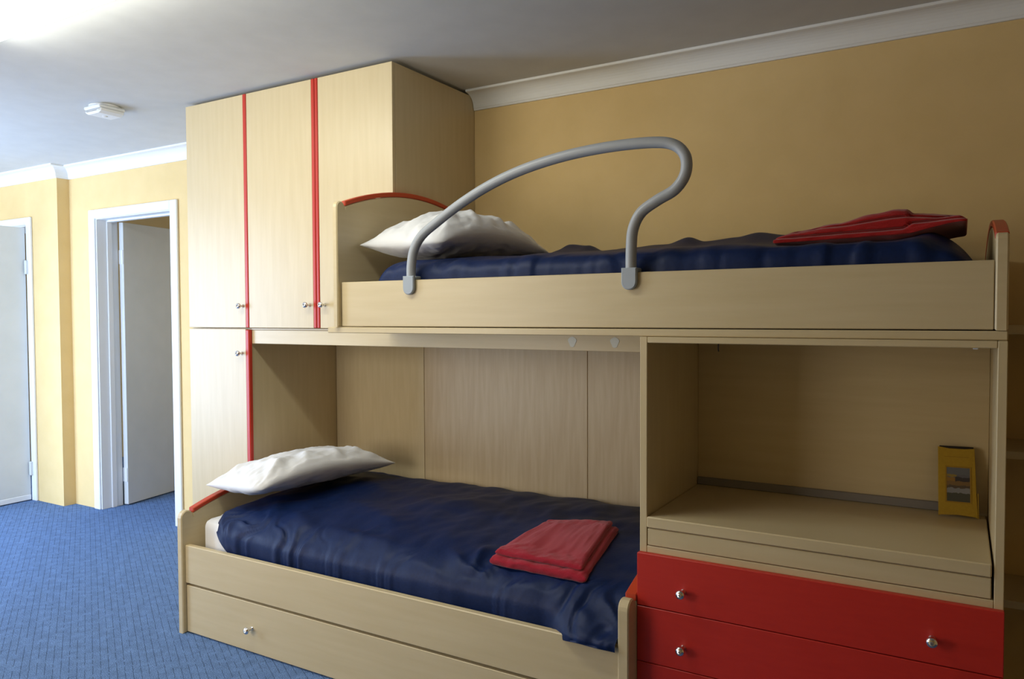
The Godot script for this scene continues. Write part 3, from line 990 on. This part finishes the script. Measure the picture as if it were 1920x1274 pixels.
# a soft pillow lying on its side of the bed: c centre, half sizes hx (across), hz (along), th half thickness, tilted by roll about z
func pillow(label: String, c: Vector3, hx: float, hz: float, th: float, low: float, tilt: float, seed_: int, rise: float, yaw: float) -> void:
	var n := FastNoiseLite.new()
	n.seed = seed_
	n.frequency = 1.0
	n.fractal_octaves = 3
	var f := func(s: float, t: float, side: float) -> Vector3:
		var u := 2.0 * s - 1.0
		var v := 2.0 * t - 1.0
		# more points near the rim
		u = sin(u * PI / 2.0)
		v = sin(v * PI / 2.0)
		# the corners on the room side are plumped round, the others keep their points
		var soft := 1.0 - 0.16 * pow(maxf(0.0, u), 3.0) * pow(maxf(0.0, v), 3.0)
		var pinch_x := 1.0 - 0.075 * (1.0 - v * v)
		var pinch_z := 1.0 - 0.060 * (1.0 - u * u)
		var k := pow(maxf(0.0, 1.0 - u * u), 0.5) * pow(maxf(0.0, 1.0 - v * v), 0.46)
		var wr := 0.010 * n.get_noise_2d(u * 2.2 + side, v * 2.6) + 0.005 * n.get_noise_2d(u * 6.0, v * 3.0 + side * 4.0)
		# creases running in from the corners and across the hem
		for cs in [[Vector2(0.95, 0.9), Vector2(0.35, 0.35)], [Vector2(0.95, -0.85), Vector2(0.4, -0.4)], [Vector2(-0.9, 0.9), Vector2(-0.4, 0.4)], [Vector2(0.95, 0.3), Vector2(0.3, 0.1)], [Vector2(0.95, -0.2), Vector2(0.45, -0.25)], [Vector2(0.9, 0.62), Vector2(0.1, 0.55)], [Vector2(0.85, -0.55), Vector2(0.0, -0.62)], [Vector2(-0.2, 0.85), Vector2(0.15, 0.2)]]:
			wr += 0.015 * crease(Vector2(u, v), cs[0], cs[1], 0.07)
		var h := (th if side > 0.0 else low) * k
		var y := side * h + wr * minf(1.0, k * 3.0) * (1.0 if side > 0.0 else 0.5)
		y += rise * (1.0 - v * v) * (0.5 + 0.5 * u)   # the long open edge is pushed up in the middle
		y -= 0.022 * v * v
		var p := Vector3(u * hx * pinch_x * soft, y, v * hz * pinch_z * soft)
		return c + p.rotated(Vector3.BACK, tilt).rotated(Vector3.UP, yaw)
	var o := thing("pillow", label, "pillow", c, "pillows")
	put("pillowcase", merged(sheet(64, 90, f.bind(1.0)), sheet(64, 90, f.bind(-1.0), Vector3.DOWN)), M.linen, o)

func merged(a: Mesh, b: Mesh) -> ArrayMesh:
	var st := SurfaceTool.new()
	st.append_from(a, 0, Transform3D())
	st.append_from(b, 0, Transform3D())
	return st.commit()

# one folded layer of a towel: outline given by four corners (x, z), thickness th, standing on ground(x, z) + lift
func towel_layer(cn: Array, th: float, base: Callable, round_: float, seed_: int, wave := 0.004) -> ArrayMesh:
	var n := FastNoiseLite.new()
	n.seed = seed_
	n.frequency = 1.0
	var f := func(s: float, t: float) -> Vector3:
		# t runs round the section: 0..0.5 top from back to front, 0.5..1 underside; s along the fold
		var a := TAU * t
		var ex := 0.28
		var cz := signf(cos(a)) * pow(absf(cos(a)), ex)
		var cy := signf(sin(a)) * pow(absf(sin(a)), 0.6)
		var e := 2.0 * s - 1.0
		e = sin(e * PI / 2.0)
		var cap := pow(maxf(0.0, 1.0 - pow(absf(e), 30.0)), 0.5)
		var w := 0.5 - 0.5 * cz * lerpf(0.985, 1.0, cap)
		var pa: Vector2 = cn[0].lerp(cn[3], w)
		var pb: Vector2 = cn[1].lerp(cn[2], w)
		var p: Vector2 = pa.lerp(pb, 0.5 + 0.5 * e)
		var y: float = base.call(p.x, p.y) + th * (0.5 + 0.5 * cy * cap) + wave * n.get_noise_2d(p.x * 9.0, p.y * 9.0) * (1.0 + cy)
		y += wave * 0.8 * n.get_noise_2d(p.x * 24.0, p.y * 24.0) * maxf(0.0, cy)
		return Vector3(p.x + 0.003 * n.get_noise_2d(y * 60.0, p.y * 12.0), y, p.y + 0.004 * n.get_noise_2d(p.x * 14.0, y * 50.0))
	return sheet(70, 56, f, Vector3.ZERO)

func graph(pts: Array, x: float) -> float:
	if x <= pts[0].x: return pts[0].y
	for i in pts.size() - 1:
		if x <= pts[i + 1].x:
			return lerpf(pts[i].y, pts[i + 1].y, smoothstep(0.0, 1.0, (x - pts[i].x) / (pts[i + 1].x - pts[i].x)))
	return pts[-1].y

# the towel on the upper bunk: one cloth folded over itself, its layers parted by deep folds along the front
func towel_heap() -> ArrayMesh:
	var n := FastNoiseLite.new()
	n.seed = 96
	n.frequency = 1.0
	var top := [Vector2(-0.515, 1.592), Vector2(-0.455, 1.606), Vector2(-0.35, 1.622), Vector2(-0.25, 1.645), Vector2(-0.20, 1.652), Vector2(-0.175, 1.650), Vector2(-0.155, 1.636), Vector2(-0.05, 1.626), Vector2(-0.028, 1.618)]
	var base := [Vector2(-0.51, 1.554), Vector2(-0.20, 1.554), Vector2(-0.03, 1.588)]
	var fold_a := [Vector2(-0.50, 1.592), Vector2(-0.35, 1.603), Vector2(-0.17, 1.618), Vector2(-0.09, 1.611), Vector2(-0.03, 1.622)]
	var fold_b := [Vector2(-0.50, 1.575), Vector2(-0.25, 1.581), Vector2(-0.18, 1.584), Vector2(-0.15, 1.598), Vector2(-0.03, 1.604)]
	return sheet(120, 120, func(s: float, t: float) -> Vector3:
		var e := sin((2.0 * s - 1.0) * PI / 2.0)
		var x := lerpf(-0.515, -0.028, 0.5 + 0.5 * e)
		var cap := pow(maxf(0.0, 1.0 - pow(absf(e), 60.0)), 0.5)
		var yt := graph(top, x)
		var yb := graph(base, x)
		var y := yb
		var z := 0.6
		if t < 0.15:
			y = lerpf(yb, yt - 0.012, t / 0.15)
			z = 0.385 - 0.008 * sin(PI * t / 0.15)
		elif t < 0.45:
			var q := (t - 0.15) / 0.30
			z = lerpf(0.385, 0.735, q)
			y = yt - 0.012 * pow(absf(2.0 * q - 1.0), 3.0) + 0.004 * n.get_noise_2d(x * 8.0, z * 8.0)
		elif t < 0.92:
			var q := (t - 0.45) / 0.47
			y = lerpf(yt - 0.012, yb + 0.002, q)
			z = 0.735 + 0.030 * pow(sin(PI * minf(q, 0.5)), 0.6)
			var a := graph(fold_a, x)
			var b := graph(fold_b, x)
			z += 0.016 * (1.0 - smoothstep(a - 0.004, a + 0.004, y)) + 0.014 * (1.0 - smoothstep(b - 0.004, b + 0.004, y))
			z -= 0.020 * exp(-pow((y - a) / 0.0035, 2.0)) * smoothstep(0.0, 0.010, yt - a) + 0.018 * exp(-pow((y - b) / 0.0032, 2.0))
			z += 0.005 * n.get_noise_2d(x * 11.0, y * 30.0) - 0.024 * smoothstep(0.85, 1.0, q)
		else:
			z = lerpf(0.771, 0.385, (t - 0.92) / 0.08)
			y = yb
		var mid := (yt + yb) / 2.0 - 0.004
		return Vector3(x, lerpf(mid, y, lerpf(0.3, 1.0, cap)), lerpf(0.58, z, lerpf(0.9, 1.0, cap))), Vector3.ZERO)

func bedding() -> void:
	# lower bunk
	put_thing("mattress", "white sheeted mattress end showing on the lower bunk", "mattress", rounded_slab(Vector3(-2.862, 0.2455, 0.05), Vector3(-0.905, 0.488, 0.972), 0.050, 28, 0.035), M.linen, "mattresses")
	duvet_lower()
	pillow("white pillow at the head of the lower bunk", Vector3(-2.672, 0.640, 0.540), 0.190, 0.390, 0.082, 0.085, 0.06, 81, 0.022, -0.14)
	# upper bunk
	put_thing("mattress", "white sheeted mattress edge showing under the upper bunk's pillow", "mattress", rounded_slab(Vector3(-1.925, 1.3135, 0.03), Vector3(-0.03, 1.510, 0.912), 0.045), M.linen, "mattresses")
	put_thing("duvet", "navy blue duvet crumpled along the upper bunk", "duvet", upper_duvet_mesh(), M.navy, "duvets")
	pillow("white pillow on the upper bunk behind the guard rail", Vector3(-1.812, 1.648, 0.50), 0.200, 0.375, 0.105, 0.090, 0.0, 83, 0.028, -0.05)
	# folded towel on the lower bunk
	var g := func(x: float, z: float) -> float:
		return 0.532 - 0.038 * smoothstep(0.55, 0.95, z)
	var cn := [Vector2(-1.365, 0.585), Vector2(-1.125, 0.475), Vector2(-1.050, 0.925), Vector2(-1.418, 0.915)]
	var t := thing("folded_towel", "crimson terry towel folded flat on the lower bunk", "towel", Vector3(-1.25, 0.55, 0.65), "folded towels")
	put("lower_fold", towel_layer(cn, 0.042, g, 0.02, 91), M.terry, t)
	var cn2 := [Vector2(-1.358, 0.590), Vector2(-1.142, 0.488), Vector2(-1.070, 0.908), Vector2(-1.402, 0.900)]
	put("upper_fold", towel_layer(cn2, 0.030, func(x: float, z: float) -> float: return g.call(x, z) + 0.034, 0.02, 92), M.terry, t)
	# folded towel on the upper bunk
	var t2 := thing("folded_towel", "loosely folded red towel heaped on the upper bunk", "towel", Vector3(-0.27, 1.56, 0.6), "folded towels")
	put("cloth", towel_heap(), M.terry_upper, t2)

func _ready() -> void:
	camera_and_light()
	make_materials()
	room()
	lamp()
	cupboards()
	upper_bunk()
	lower_bunk()
	desk()
	bedding()
	smoke_alarm()
